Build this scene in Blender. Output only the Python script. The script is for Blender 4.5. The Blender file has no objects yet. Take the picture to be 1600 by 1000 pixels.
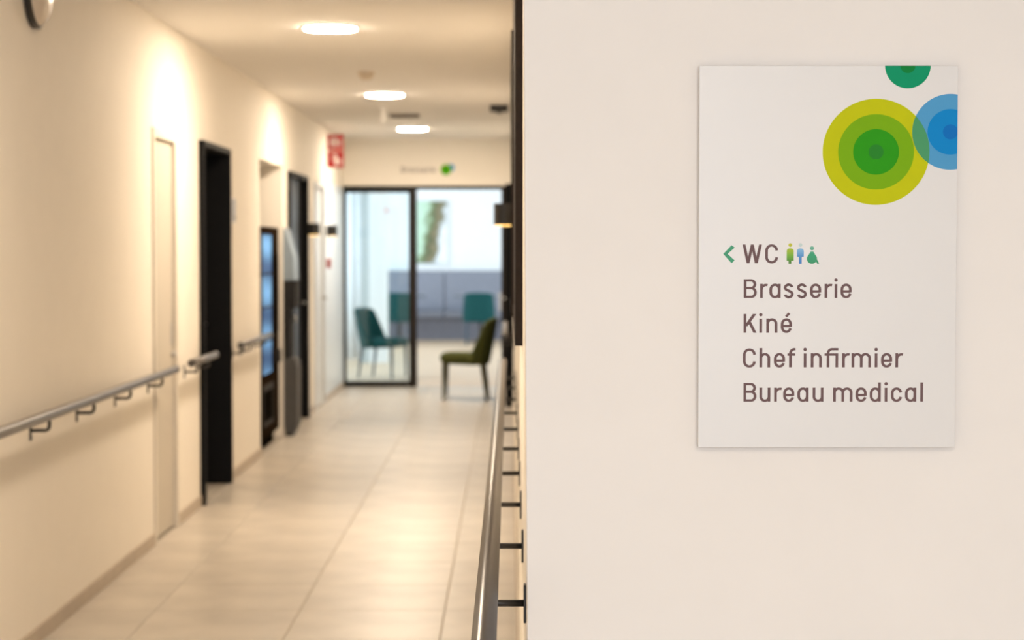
import bpy, bmesh, math, random
from mathutils import Vector, Matrix, Euler
random.seed(7)
PI = math.pi
scn = bpy.context.scene
C = scn.collection

# ------------------------------------------------------------------ camera
F_PX, HZ, VPX = 3000.0, 387.0, 797.0          # focal length in px of the 1600 px frame, horizon row, vanishing column
EYE = 1.5
camd = bpy.data.cameras.new('camera')
camd.sensor_width = 36.0
camd.lens = F_PX * 36.0 / 1600.0
camd.clip_start, camd.clip_end = 0.05, 200
cam = bpy.data.objects.new('camera', camd)
C.objects.link(cam)
cam.location = (0, 0, EYE)
cam.rotation_euler = (PI / 2 - math.atan((500 - HZ) / F_PX), 0, -(800 - VPX) / F_PX)
camd.dof.use_dof = True
camd.dof.focus_distance = 3.55
camd.dof.aperture_fstop = 4.6
scn.camera = cam

# ------------------------------------------------------------------ world, daylight, exposure
wd = bpy.data.worlds.new('world')
scn.world = wd
wd.use_nodes = True
wd.node_tree.nodes['Background'].inputs[0].default_value = (0.80, 0.90, 1.0, 1)
wd.node_tree.nodes['Background'].inputs[1].default_value = 0.6
vs = scn.view_settings
vs.view_transform = 'Standard'
vs.look = 'None'
vs.gamma = 1.0
vs.use_curve_mapping = False
vs.exposure = 0.0

def daylight(name, loc, rot, sx, sy, power, col):
    d = bpy.data.lights.new(name, 'AREA')
    d.shape = 'RECTANGLE'
    d.size, d.size_y = sx, sy
    d.energy, d.color = power, col
    o = bpy.data.objects.new(name, d)
    C.objects.link(o)
    o.location, o.rotation_euler = loc, rot
    return o
# sky light entering the windows (each stands just outside a window opening built below)
daylight('lobby_window_daylight', (0.2, -4.25, 1.55), (PI / 2, 0, 0), 3.2, 2.0, 192, (0.88, 0.92, 1.0))
daylight('dining_window_daylight', (-3.75, 26.2, 1.5), (0, -PI / 2, 0), 2.3, 9.6, 290, (0.80, 0.91, 1.0))
daylight('dining_side_window_daylight', (2.75, 27.0, 1.5), (0, PI / 2, 0), 2.2, 6.0, 170, (0.74, 0.90, 1.0))

LAMP_COL = (1.0, 0.82, 0.625)
LAMP_STR = 296.0

# ------------------------------------------------------------------ materials
MAT = {}
def nodes_of(m):
    return m.node_tree.nodes, m.node_tree.links
def mat(name, col, rough=0.6, metal=0.0, noise=0.04, scale=30.0, bump=0.0, spec=0.5, rand=0.0, coat=0.0, stretch=None):
    """Procedural paint-like material: colour with faint noise variation, optional bump and per-object variation."""
    if name in MAT:
        return MAT[name]
    m = bpy.data.materials.new(name)
    m.use_nodes = True
    n, l = nodes_of(m)
    b = n['Principled BSDF']
    b.inputs['Roughness'].default_value = rough
    b.inputs['Metallic'].default_value = metal
    b.inputs['Specular IOR Level'].default_value = spec
    b.inputs['Coat Weight'].default_value = coat
    tc = n.new('ShaderNodeTexCoord')
    nz = n.new('ShaderNodeTexNoise')
    nz.inputs['Scale'].default_value = scale
    nz.inputs['Detail'].default_value = 4
    src = tc.outputs['Object']
    if stretch:
        mp = n.new('ShaderNodeMapping')
        mp.inputs['Scale'].default_value = stretch
        l.new(src, mp.inputs['Vector'])
        src = mp.outputs['Vector']
    l.new(src, nz.inputs['Vector'])
    rp = n.new('ShaderNodeValToRGB')
    rp.color_ramp.elements[0].position = 0.25
    rp.color_ramp.elements[1].position = 0.75
    rp.color_ramp.elements[0].color = tuple(max(0, c * (1 - noise)) for c in col) + (1,)
    rp.color_ramp.elements[1].color = tuple(min(1, c * (1 + noise)) for c in col) + (1,)
    l.new(nz.outputs['Fac'], rp.inputs['Fac'])
    out = rp.outputs['Color']
    if rand:
        oi = n.new('ShaderNodeObjectInfo')
        mr = n.new('ShaderNodeMapRange')
        mr.inputs['To Min'].default_value = 1 - rand
        mr.inputs['To Max'].default_value = 1 + rand
        l.new(oi.outputs['Random'], mr.inputs['Value'])
        hs = n.new('ShaderNodeHueSaturation')
        l.new(mr.outputs['Result'], hs.inputs['Value'])
        l.new(out, hs.inputs['Color'])
        out = hs.outputs['Color']
    l.new(out, b.inputs['Base Color'])
    if bump:
        bp = n.new('ShaderNodeBump')
        bp.inputs['Strength'].default_value = bump
        bp.inputs['Distance'].default_value = 0.002
        l.new(nz.outputs['Fac'], bp.inputs['Height'])
        l.new(bp.outputs['Normal'], b.inputs['Normal'])
    MAT[name] = m
    return m

def emit(name, col, strength):
    m = bpy.data.materials.new(name)
    m.use_nodes = True
    n, l = nodes_of(m)
    b = n['Principled BSDF']
    b.inputs['Base Color'].default_value = (0.9, 0.9, 0.88, 1)
    b.inputs['Emission Color'].default_value = tuple(col) + (1,)
    b.inputs['Emission Strength'].default_value = strength
    MAT[name] = m
    return m

def glass(name, tint=(1, 1, 1)):
    m = bpy.data.materials.new(name)
    m.use_nodes = True
    n, l = nodes_of(m)
    n.remove(n['Principled BSDF'])
    t = n.new('ShaderNodeBsdfTransparent')
    t.inputs[0].default_value = tuple(tint) + (1,)
    g = n.new('ShaderNodeBsdfGlossy')
    g.inputs['Roughness'].default_value = 0.02
    fr = n.new('ShaderNodeFresnel')
    fr.inputs['IOR'].default_value = 1.45
    mx = n.new('ShaderNodeMixShader')
    l.new(fr.outputs[0], mx.inputs[0])
    l.new(t.outputs[0], mx.inputs[1])
    l.new(g.outputs[0], mx.inputs[2])
    l.new(mx.outputs[0], n['Material Output'].inputs['Surface'])
    MAT[name] = m
    return m

def grad(name, stops, z0, z1, rough=0.5):
    """Printed colour gradient along the object's height (print on the sign)."""
    m = bpy.data.materials.new(name)
    m.use_nodes = True
    n, l = nodes_of(m)
    b = n['Principled BSDF']
    b.inputs['Roughness'].default_value = rough
    tc = n.new('ShaderNodeTexCoord')
    sx = n.new('ShaderNodeSeparateXYZ')
    mr = n.new('ShaderNodeMapRange')
    mr.inputs['From Min'].default_value = z0
    mr.inputs['From Max'].default_value = z1
    rp = n.new('ShaderNodeValToRGB')
    e = rp.color_ramp.elements
    e[0].position, e[0].color = stops[0][0], stops[0][1] + (1,)
    e[1].position, e[1].color = stops[-1][0], stops[-1][1] + (1,)
    for p, c in stops[1:-1]:
        x = e.new(p)
        x.color = c + (1,)
    l.new(tc.outputs['Object'], sx.inputs[0])
    l.new(sx.outputs['Z'], mr.inputs['Value'])
    l.new(mr.outputs['Result'], rp.inputs['Fac'])
    l.new(rp.outputs['Color'], b.inputs['Base Color'])
    MAT[name] = m
    return m

def lin(r, g, b):
    f = lambda v: (v / 255 / 12.92) if v / 255 <= 0.04045 else ((v / 255 + 0.055) / 1.055) ** 2.4
    return (f(r), f(g), f(b))

mat('wall_paint', (0.83, 0.808, 0.785), 0.75, noise=0.012, scale=6, bump=0.05)
mat('corridor_paint', (0.83, 0.78, 0.695), 0.7, noise=0.012, scale=6, bump=0.05)
mat('ceiling_paint', (0.80, 0.775, 0.74), 0.85, noise=0.01, scale=5)
mat('room_paint', (0.84, 0.86, 0.87), 0.8, noise=0.01, scale=5)
mat('tile_stone', (0.50, 0.452, 0.385), 0.34, noise=0.15, scale=3.2, bump=0.06, rand=0.04, spec=0.4)
mat('grout', (0.36, 0.32, 0.265), 0.85, noise=0.06, scale=40)
mat('skirting_tile', (0.43, 0.36, 0.28), 0.45, noise=0.08, scale=9)
mat('wood_floor', (0.62, 0.46, 0.31), 0.42, noise=0.16, scale=3, stretch=(1.0, 9.0, 1.0))
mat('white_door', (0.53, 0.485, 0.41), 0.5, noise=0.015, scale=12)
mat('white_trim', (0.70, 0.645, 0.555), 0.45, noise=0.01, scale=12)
mat('black_door', (0.0035, 0.0035, 0.004), 0.6, noise=0.1, scale=14, spec=0.12)
mat('dark_frame', (0.010, 0.009, 0.007), 0.5, noise=0.1, scale=20, spec=0.2)
mat('grey_door', (0.030, 0.036, 0.044), 0.4, noise=0.05, scale=12)
mat('pale_door', (0.68, 0.71, 0.73), 0.3, noise=0.01, scale=10)
mat('brown_frame', (0.012, 0.007, 0.004), 0.5, noise=0.15, scale=25, spec=0.2)
mat('brown_panel', (0.022, 0.013, 0.008), 0.6, noise=0.18, scale=60, bump=0.1, spec=0.2)
mat('rail_grey', (0.062, 0.052, 0.044), 0.32, noise=0.05, scale=30, spec=0.5)
mat('bracket_black', (0.018, 0.016, 0.014), 0.4, noise=0.08, scale=30)
mat('steel', (0.55, 0.54, 0.52), 0.3, metal=1.0, noise=0.04, scale=40)
mat('sign_white', (0.715, 0.715, 0.715), 0.35, noise=0.006, scale=9)
mat('sign_edge', (0.62, 0.58, 0.55), 0.5, noise=0.02, scale=20)
mat('sign_ink', lin(110, 88, 90), 0.6, spec=0.15, noise=0.03, scale=50)
mat('lamp_body', (0.80, 0.79, 0.76), 0.5, noise=0.01, scale=20)
mat('white_plastic', (0.90, 0.89, 0.87), 0.4, noise=0.02, scale=20)
mat('tan_plastic', (0.66, 0.57, 0.45), 0.5, noise=0.03, scale=20)
mat('vent_grey', (0.17, 0.15, 0.13), 0.6, noise=0.05, scale=20)
mat('black_plastic', (0.014, 0.013, 0.012), 0.45, noise=0.08, scale=20)
mat('fire_red', lin(160, 12, 20), 0.45, noise=0.04, scale=15)
mat('sign_pale', (0.80, 0.78, 0.76), 0.5, noise=0.01, scale=15)
mat('olive_fabric', (0.062, 0.068, 0.016), 0.9, noise=0.2, scale=120, bump=0.3, spec=0.2)
mat('olive_metal', (0.10, 0.095, 0.055), 0.45, noise=0.05, scale=30)
mat('teal_fabric', (0.003, 0.060, 0.064), 0.85, noise=0.2, scale=120, bump=0.3, spec=0.3)
mat('teal_leg', (0.025, 0.055, 0.085), 0.4, noise=0.08, scale=30)
mat('bench_fabric', (0.25, 0.265, 0.315), 0.9, noise=0.12, scale=45, bump=0.2, spec=0.2)
mat('bench_base', (0.17, 0.17, 0.20), 0.8, noise=0.15, scale=30)
mat('table_top', (0.13, 0.15, 0.18), 0.4, noise=0.06, scale=15)
mat('machine_black', (0.006, 0.005, 0.004), 0.8, spec=0.0, noise=0.08, scale=20)
mat('machine_brown', (0.016, 0.010, 0.006), 0.8, spec=0.0, noise=0.1, scale=20)
mat('machine_grey', (0.08, 0.077, 0.075), 0.6, spec=0.2, noise=0.06, scale=15)
mat('machine_dark_grey', (0.022, 0.021, 0.021), 0.7, spec=0.1, noise=0.08, scale=15)
mat('machine_pale', (0.24, 0.29, 0.33), 0.3, noise=0.05, scale=15)
mat('curtain', (0.86, 0.88, 0.90), 0.9, noise=0.02, scale=20)
mat('thermostat_grey', (0.42, 0.46, 0.52), 0.4, noise=0.03, scale=20)
glass('clear_glass', (0.92, 0.97, 0.98))
emit('lamp_diffuser', LAMP_COL, LAMP_STR)
emit('sconce_glow', (1.0, 0.58, 0.13), 3.5)

# ------------------------------------------------------------------ mesh helpers
class MB:
    def __init__(s):
        s.v, s.f = [], []
    def add(s, v, f):
        o = len(s.v)
        s.v += [tuple(p) for p in v]
        s.f += [tuple(i + o for i in q) for q in f]
        return s
    def box(s, x0, x1, y0, y1, z0, z1):
        x0, x1 = min(x0, x1), max(x0, x1); y0, y1 = min(y0, y1), max(y0, y1); z0, z1 = min(z0, z1), max(z0, z1)
        v = [(x0, y0, z0), (x1, y0, z0), (x1, y1, z0), (x0, y1, z0), (x0, y0, z1), (x1, y0, z1), (x1, y1, z1), (x0, y1, z1)]
        return s.add(v, [(0, 3, 2, 1), (4, 5, 6, 7), (0, 1, 5, 4), (1, 2, 6, 5), (2, 3, 7, 6), (3, 0, 4, 7)])
    def tube(s, pts, radii, n=14, cap=True):
        pts = [Vector(p) for p in pts]
        if not hasattr(radii, '__len__'):
            radii = [radii] * len(pts)
        t0 = (pts[1] - pts[0]).normalized()
        up = Vector((0, 0, 1)) if abs(t0.z) < 0.9 else Vector((1, 0, 0))
        v, f = [], []
        u = t0.cross(up).normalized()
        for i, p in enumerate(pts):
            a = pts[max(0, i - 1)]; b = pts[min(len(pts) - 1, i + 1)]
            t = (b - a).normalized()
            u = (u - t * u.dot(t)).normalized()
            w = t.cross(u)
            for k in range(n):
                an = 2 * PI * k / n
                v.append(p + (u * math.cos(an) + w * math.sin(an)) * radii[i])
        for i in range(len(pts) - 1):
            for k in range(n):
                k2 = (k + 1) % n
                f.append((i * n + k, i * n + k2, (i + 1) * n + k2, (i + 1) * n + k))
        if cap:
            f.append(tuple(range(n - 1, -1, -1)))
            f.append(tuple(range((len(pts) - 1) * n, len(pts) * n)))
        return s.add(v, f)
    def lathe(s, prof, o=(0, 0, 0), axis='z', n=40):
        """prof: list of (radius, height) revolved about the axis through o."""
        v, f = [], []
        for r, h in prof:
            for k in range(n):
                a = 2 * PI * k / n
                c, d = r * math.cos(a), r * math.sin(a)
                p = (c, d, h) if axis == 'z' else ((h, c, d) if axis == 'x' else (d, h, c))
                v.append((o[0] + p[0], o[1] + p[1], o[2] + p[2]))
        for i in range(len(prof) - 1):
            for k in range(n):
                k2 = (k + 1) % n
                f.append((i * n + k, i * n + k2, (i + 1) * n + k2, (i + 1) * n + k))
        f.append(tuple(range(n - 1, -1, -1)))
        f.append(tuple(range((len(prof) - 1) * n, len(prof) * n)))
        return s.add(v, f)
    def build(s, name, m, parent=None, smooth=False, bevel=0.0, subsurf=0):
        me = bpy.data.meshes.new(name)
        me.from_pydata(s.v, [], s.f)
        bm = bmesh.new(); bm.from_mesh(me)
        bmesh.ops.recalc_face_normals(bm, faces=bm.faces)
        bm.to_mesh(me); bm.free()
        me.materials.append(MAT[m])
        if smooth:
            me.polygons.foreach_set('use_smooth', [True] * len(me.polygons))
        o = bpy.data.objects.new(name, me)
        C.objects.link(o)
        if parent:
            o.parent = parent
        if bevel:
            b = o.modifiers.new('bevel', 'BEVEL'); b.width = bevel; b.segments = 2; b.limit_method = 'ANGLE'
        if subsurf:
            b = o.modifiers.new('subsurf', 'SUBSURF'); b.levels = subsurf; b.render_levels = subsurf
        return o
def box(name, m, parent, *d, bevel=0.0):
    return MB().box(*d).build(name, m, parent, bevel=bevel)
def smooth_angle(o, deg=40):
    me = o.data
    me.polygons.foreach_set('use_smooth', [True] * len(me.polygons))
    me.set_sharp_from_angle(angle=math.radians(deg))
    return o
def thing(name, label, cat, loc=(0, 0, 0), rz=0.0, group=None, kind=None):
    o = bpy.data.objects.new(name, None)
    o.empty_display_size = 0.1
    C.objects.link(o)
    o.location, o.rotation_euler = loc, (0, 0, rz)
    return tag(o, label, cat, group, kind)
def tag(o, label=None, cat=None, group=None, kind=None):
    if label: o['label'] = label
    if cat: o['category'] = cat
    if group: o['group'] = group
    if kind: o['kind'] = kind
    return o
def dup(root, loc, rz, label, mats=None):
    r = root.copy(); C.objects.link(r); r.location = loc; r.rotation_euler = (0, 0, rz); r['label'] = label
    for ch in list(root.children):
        c = ch.copy(); C.objects.link(c); c.parent = r
        for g in list(ch.children):
            d = g.copy(); C.objects.link(d); d.parent = c
    return r

# ------------------------------------------------------------------ main dimensions
XL, XR = -1.80, 0.031            # corridor walls
YS = 3.50                        # wall that carries the sign
YE = 20.65                       # glazed end of the corridor
ZC = 2.67                        # ceiling
DT = 2.11                        # door head height
YB = -4.0                        # wall behind the camera
XW = 4.6                         # lobby right wall
RX0, RX1, RY1, RZC = -3.55, 2.55, 31.75, 2.85   # dining room beyond

# ------------------------------------------------------------------ setting: floor, ceiling, walls
floor = tag(box('floor', 'grout', None, XL - 0.9, XW, YB - 0.2, YE + 0.15, -0.12, -0.0035), 'beige stone tile floor of corridor', 'floor', kind='structure')
tile_me = None
xe = [XL, -1.47, -0.87, -0.27, XR]
def tile_mesh(w, d):
    m = MB()
    b, h = 0.0022, 0.012
    v = [(-w, -d, -h), (w, -d, -h), (w, d, -h), (-w, d, -h), (-w, -d, -b), (w, -d, -b), (w, d, -b), (-w, d, -b),
         (-w + b, -d + b, 0), (w - b, -d + b, 0), (w - b, d - b, 0), (-w + b, d - b, 0)]
    f = [(0, 1, 5, 4), (1, 2, 6, 5), (2, 3, 7, 6), (3, 0, 4, 7), (4, 5, 9, 8), (5, 6, 10, 9), (6, 7, 11, 10), (7, 4, 8, 11), (8, 9, 10, 11)]
    me = bpy.data.meshes.new('floor_tile'); me.from_pydata(v, [], f); me.materials.append(MAT['tile_stone'])
    return me
tmeshes = {}
def put_tile(x0, x1, y0, y1):
    k = (round(x1 - x0, 3), round(y1 - y0, 3))
    if k not in tmeshes:
        tmeshes[k] = tile_mesh((x1 - x0) / 2 - 0.0018, (y1 - y0) / 2 - 0.0018)
    o = bpy.data.objects.new('floor_tile', tmeshes[k]); C.objects.link(o)
    o.location = ((x0 + x1) / 2, (y0 + y1) / 2, 0); o.parent = floor
ys = [1.9 + 0.6 * k for k in range(40)]
for y in ys:
    if y >= YE + 0.12: break
    y1 = min(y + 0.6, YE + 0.14)
    for a, b in zip(xe[:-1], xe[1:]):
        if y1 <= YS + 0.001 and b == XR: b = 0.33
        if y < YS < y1 and b == XR: b = XR
        put_tile(a, b, y, y1)
# lobby tiles around and behind the camera: joined, none of them in view
lt = MB()
ly = [1.9 - 0.6 * k for k in range(11)]
lx = [XL, -1.47, -0.87, -0.27] + [0.33 + 0.6 * k for k in range(8)]
for j, y in enumerate(ly):
    for a, b in zip(lx[:-1], lx[1:]):
        lt.box(a + 0.002, b - 0.002, max(YB, y - 0.6) + 0.002, y - 0.002, -0.012, 0)
for y in (1.9, 2.5):
    for a, b in zip(lx[4:-1], lx[5:]):
        lt.box(a + 0.002, b - 0.002, y + 0.002, y + 0.598, -0.012, 0)
lt.box(0.035, XW, 3.102, YS - 0.002, -0.012, 0)
tag(lt.build('lobby_floor_tiles', 'tile_stone', floor), kind='stuff')

ceil = MB().box(XL - 1.0, XW + 0.2, YB - 0.2, YE + 0.15, ZC, ZC + 0.12)
tag(ceil.build('ceiling', 'ceiling_paint'), 'plain cream plaster ceiling over corridor', 'ceiling', kind='structure')

# left wall with the openings of two doors, a niche and two shallow door reveals
W1 = (9.66, 10.34)      # pale cupboard door
D1 = (11.13, 12.20)     # black door, deep reveal
NI = (13.81, 15.20)     # niche
D2 = (15.56, 16.93)     # grey door
P1 = (17.62, 18.55)     # pale door
wl = MB()
XB = XL - 0.30
segs = [YB, W1[0], W1[1], D1[0], D1[1], NI[0], NI[1], D2[0], D2[1], P1[0], P1[1], YE + 0.15]
for i in range(0, len(segs), 2):
    wl.box(XB, XL, segs[i], segs[i + 1], 0, ZC)
NT = 2.14
for (a, b), dep, top in ((W1, 0.03, DT), (D1, 0.22, DT), (D2, 0.12, DT), (P1, 0.03, DT)):
    wl.box(XB, XL, a, b, top, ZC)
    wl.box(XB, XL - dep, a, b, 0, top)
wl.box(XB - 0.55, XL, NI[0], NI[1], NT, ZC)
wl.box(XB - 0.70, XB - 0.55, NI[0] - 0.1, NI[1] + 0.1, 0, ZC)
wl.box(XB - 0.55, XB, NI[0] - 0.1, NI[0], 0, ZC)
wl.box(XB - 0.55, XB, NI[1], NI[1] + 0.1, 0, ZC)
tag(wl.build('wall_left', 'corridor_paint'), 'long cream wall on the corridor left side', 'wall', kind='structure')

wr = MB().box(XR, XR + 0.25, YS + 0.2, YE + 0.15, 0, ZC)
tag(wr.build('wall_right', 'corridor_paint'), 'cream corridor wall running away behind the corner', 'wall', kind='structure')
xb, xt = 0.0366, 0.0200               # the corner leans a little
wf = MB().add([(xb, YS, 0), (XW + 0.2, YS, 0), (XW + 0.2, YS + 0.2, 0), (xb, YS + 0.2, 0), (xt, YS, ZC), (XW + 0.2, YS, ZC), (XW + 0.2, YS + 0.2, ZC), (xt, YS + 0.2, ZC)],
              [(0, 3, 2, 1), (4, 5, 6, 7), (0, 1, 5, 4), (1, 2, 6, 5), (2, 3, 7, 6), (3, 0, 4, 7)])
tag(wf.build('wall_front', 'wall_paint', bevel=0.002), 'near off-white wall that carries the direction sign', 'wall', kind='structure')
we = MB().box(XL, XR, YE, YE + 0.15, 2.165, ZC)
tag(we.build('wall_end', 'corridor_paint'), 'cream wall strip above the glazed end door', 'wall', kind='structure')
# lobby behind the camera, with its window
wb = MB().box(XL - 0.3, -1.4, YB - 0.2, YB, 0, ZC).box(1.8, XW + 0.2, YB - 0.2, YB, 0, ZC).box(-1.4, 1.8, YB - 0.2, YB, 0, 0.5).box(-1.4, 1.8, YB - 0.2, YB, 2.55, ZC)
tag(wb.build('wall_back', 'wall_paint'), 'lobby wall behind with wide window', 'wall', kind='structure')
ws = MB().box(XW, XW + 0.2, YB, YS, 0, ZC)
tag(ws.build('wall_side', 'wall_paint'), 'lobby side wall far right', 'wall', kind='structure')
w2 = thing('window_2', 'wide lobby window behind', 'window', (0, YB - 0.1, 0), kind='structure')
m = MB().box(-1.4, 1.8, -0.03, 0.03, 0.5, 0.56).box(-1.4, 1.8, -0.03, 0.03, 2.49, 2.55)
for x in (-1.4, 0.17, 1.74): m.box(x, x + 0.06, -0.03, 0.03, 0.56, 2.49)
m.build('window_frame', 'dark_frame', w2)

def skirting(name, label, spans, x0, x1, lab_axis='y'):
    m = MB()
    for a, b in spans:
        m.box(x0, x1, a, b, 0, 0.062)
    return tag(m.build(name, 'skirting_tile', bevel=0.002), label, 'skirting', kind='structure')
skirting('baseboard_left', 'tan tile skirting along left wall', [(YB, W1[0] - 0.03), (W1[1] + 0.03, D1[0] - 0.03), (D1[1] + 0.03, NI[0]), (NI[1], D2[0] - 0.03), (D2[1] + 0.03, P1[0] - 0.03), (P1[1] + 0.03, YE - 0.02)], XL, XL + 0.012)
skirting('baseboard_right', 'tan tile skirting along right corridor wall', [(YS + 0.002, 17.9)], XR - 0.010, XR)
m = MB().box(XR + 0.002, XW, YS - 0.010, YS, 0, 0.062)
tag(m.build('baseboard_front', 'skirting_tile'), 'tan tile skirting under the sign wall', 'skirting', kind='structure')

# ------------------------------------------------------------------ doors of the left wall
def casing(mb, a, b, top, w, x0, x1):
    mb.box(x0, x1, a - w, a, 0, top + w); mb.box(x0, x1, b, b + w, 0, top + w); mb.box(x0, x1, a, b, top, top + w)
d = thing('door_1', 'pale cream cupboard door in left wall beside handrail end', 'door', (XL, (W1[0] + W1[1]) / 2, 0), kind='structure')
h = (W1[1] - W1[0]) / 2
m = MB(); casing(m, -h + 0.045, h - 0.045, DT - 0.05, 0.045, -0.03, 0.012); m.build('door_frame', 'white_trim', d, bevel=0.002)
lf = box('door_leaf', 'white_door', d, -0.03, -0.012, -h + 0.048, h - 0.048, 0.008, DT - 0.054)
for z in (0.22, 1.08, 1.86):
    MB().tube([(-0.008, -h + 0.05, z - 0.05), (-0.008, -h + 0.05, z + 0.05)], 0.009, 10).build('hinge', 'steel', d)
m = MB().box(-0.012, -0.008, h - 0.10, h - 0.065, 0.98, 1.10); m.build('lock_plate', 'steel', d)
m = MB().tube([(-0.012, h - 0.082, 0.93), (0.016, h - 0.082, 0.93)], 0.014, 14); m.build('knob', 'steel', d, True)

def deep_door(name, label, span, dep, leafmat, jambmat, casing_p):
    y0, y1 = span
    h = (y1 - y0) / 2
    d = thing(name, label, 'door', (XL, (y0 + y1) / 2, 0), kind='structure')
    m = MB()
    t = 0.022
    m.box(-dep, casing_p, -h, -h + t, 0, DT); m.box(-dep, casing_p, h - t, h, 0, DT); m.box(-dep, casing_p, -h + t, h - t, DT - t, DT)
    m.build('jamb_lining', jambmat, d, bevel=0.003)
    m = MB(); casing(m, -h, h, DT, 0.012, 0.0, casing_p); m.build('door_casing', 'black_door', d, bevel=0.002)
    lf = box('door_leaf', leafmat, d, -dep, -dep + 0.03, -h + t, h - t, 0.006, DT - t)
    return d, h, dep
d2, h, dep = deep_door('door_2', 'black door in a deep black frame on left wall', D1, 0.20, 'black_door', 'black_door', 0.032)
for nm, mm in (('door_handle', MB().tube([(-dep + 0.03, h - 0.13, 1.02), (-dep + 0.085, h - 0.13, 1.02), (-dep + 0.085, h - 0.24, 1.02)], 0.010, 10)),
               ('escutcheon', MB().lathe([(0.026, 0), (0.026, 0.006)], (-dep + 0.03, h - 0.13, 1.02), 'x', 20))):
    mm.build(nm, 'steel', d2, True)
d3, h, dep = deep_door('door_3', 'dark grey door in black frame beyond the vending niche', D2, 0.075, 'grey_door', 'black_door', 0.028)
MB().tube([(-dep + 0.03, h - 0.12, 1.02), (-dep + 0.08, h - 0.12, 1.02), (-dep + 0.08, h - 0.24, 1.02)], 0.010, 10).build('door_handle', 'steel', d3, True)
d = thing('door_4', 'pale grey flush door between the two left wall sconces', 'door', (XL, (P1[0] + P1[1]) / 2, 0), kind='structure')
h = (P1[1] - P1[0]) / 2
m = MB(); casing(m, -h + 0.05, h - 0.05, DT - 0.05, 0.05, -0.03, 0.014); m.build('door_frame', 'pale_door', d, bevel=0.002)
box('door_leaf', 'pale_door', d, -0.03, -0.012, -h + 0.053, h - 0.053, 0.006, DT - 0.053)
MB().tube([(-0.012, h - 0.12, 1.02), (0.04, h - 0.12, 1.02), (0.04, h - 0.24, 1.02)], 0.010, 10).build('door_handle', 'steel', d, True)

mat('spill_panel_gloss', (0.72, 0.79, 0.86), 0.34, noise=0.01, scale=8)  # added panel: its pale blue gloss stands in for dining room daylight on the wall
tag(box('trim_daylight_spill', 'spill_panel_gloss', None, XL, XL + 0.007, P1[1] + 0.012, YE - 0.01, 0.064, DT + 0.03), 'added glossy pale blue panel imitating daylight spill beside glass door', 'panel', kind='structure')
# black frame of a door in the right wall close to the end
d = thing('door_6', 'black door frame on right wall near the glazed end', 'door', (XR, 18.6, 0), kind='structure')
m = MB().box(-0.075, 0.0, -0.58, -0.50, 0, 2.1).box(-0.075, 0.0, 0.50, 0.58, 0, 2.1).box(-0.075, 0, -0.5, 0.5, 2.02, 2.1)
m.build('door_frame', 'black_door', d, bevel=0.004)
box('door_leaf', 'black_door', d, -0.03, 0.0, -0.5, 0.5, 0.006, 2.02)
MB().tube([(-0.03, -0.40, 1.02), (-0.085, -0.40, 1.02), (-0.085, -0.28, 1.02)], 0.010, 10).build('door_handle', 'steel', d, True)

# ------------------------------------------------------------------ glazed end door
d = thing('door_5', 'dark framed sliding glass door at the corridor end, half open', 'door', ((XL + XR) / 2, YE, 0), kind='structure')
L0, R0 = XL - (XL + XR) / 2, XR - (XL + XR) / 2
MUL = -1.045 - (XL + XR) / 2           # centre of the wide middle stile
m = MB().box(L0, L0 + 0.035, 0, 0.09, 0, 2.165)
m.build('frame_post', 'dark_frame', d, bevel=0.003)
m = MB().box(R0 - 0.125, R0, 0, 0.09, 0, 2.165)
m.build('frame_post', 'brown_frame', d, bevel=0.003)
m = MB().box(L0 + 0.035, R0 - 0.125, 0, 0.09, 2.125, 2.165)
m.build('frame_head', 'dark_frame', d, bevel=0.003)
box('sliding_leaf_stile', 'brown_frame', d, MUL - 0.042, MUL + 0.042, 0.005, 0.085, 0, 2.125, bevel=0.003)
box('bottom_rail', 'dark_frame', d, L0 + 0.035, MUL - 0.042, 0.02, 0.07, 0, 0.06, bevel=0.002)
box('top_rail', 'dark_frame', d, L0 + 0.035, MUL - 0.042, 0.02, 0.07, 2.09, 2.125, bevel=0.002)
pane = box('glass_pane', 'clear_glass', d, L0 + 0.035, MUL - 0.042, 0.040, 0.048, 0.06, 2.09)
# round warning sticker on the glass
stx, stz = (605 - VPX) / F_PX * YE - (XL + XR) / 2, EYE + (HZ - 329) / F_PX * YE
st = MB()
n = 28
for a, b in ((0.040, 0.030), (0.012, 0.0)):
    v = []
    for k in range(n):
        an = 2 * PI * k / n
        v += [(stx + a * math.cos(an), 0.0395, stz + a * math.sin(an)), (stx + b * math.cos(an), 0.0395, stz + b * math.sin(an))]
    st.add(v, [(2 * k, (2 * k + 2) % (2 * n), (2 * k + 3) % (2 * n), 2 * k + 1) for k in range(n)])
mat('sticker_pink', (0.55, 0.36, 0.42), 0.5)
st.build('sticker', 'sticker_pink', pane)
box('pull_handle', 'steel', d, R0 - 0.150, R0 - 0.126, -0.02, 0.02, 0.82, 1.02, bevel=0.004)

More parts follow.
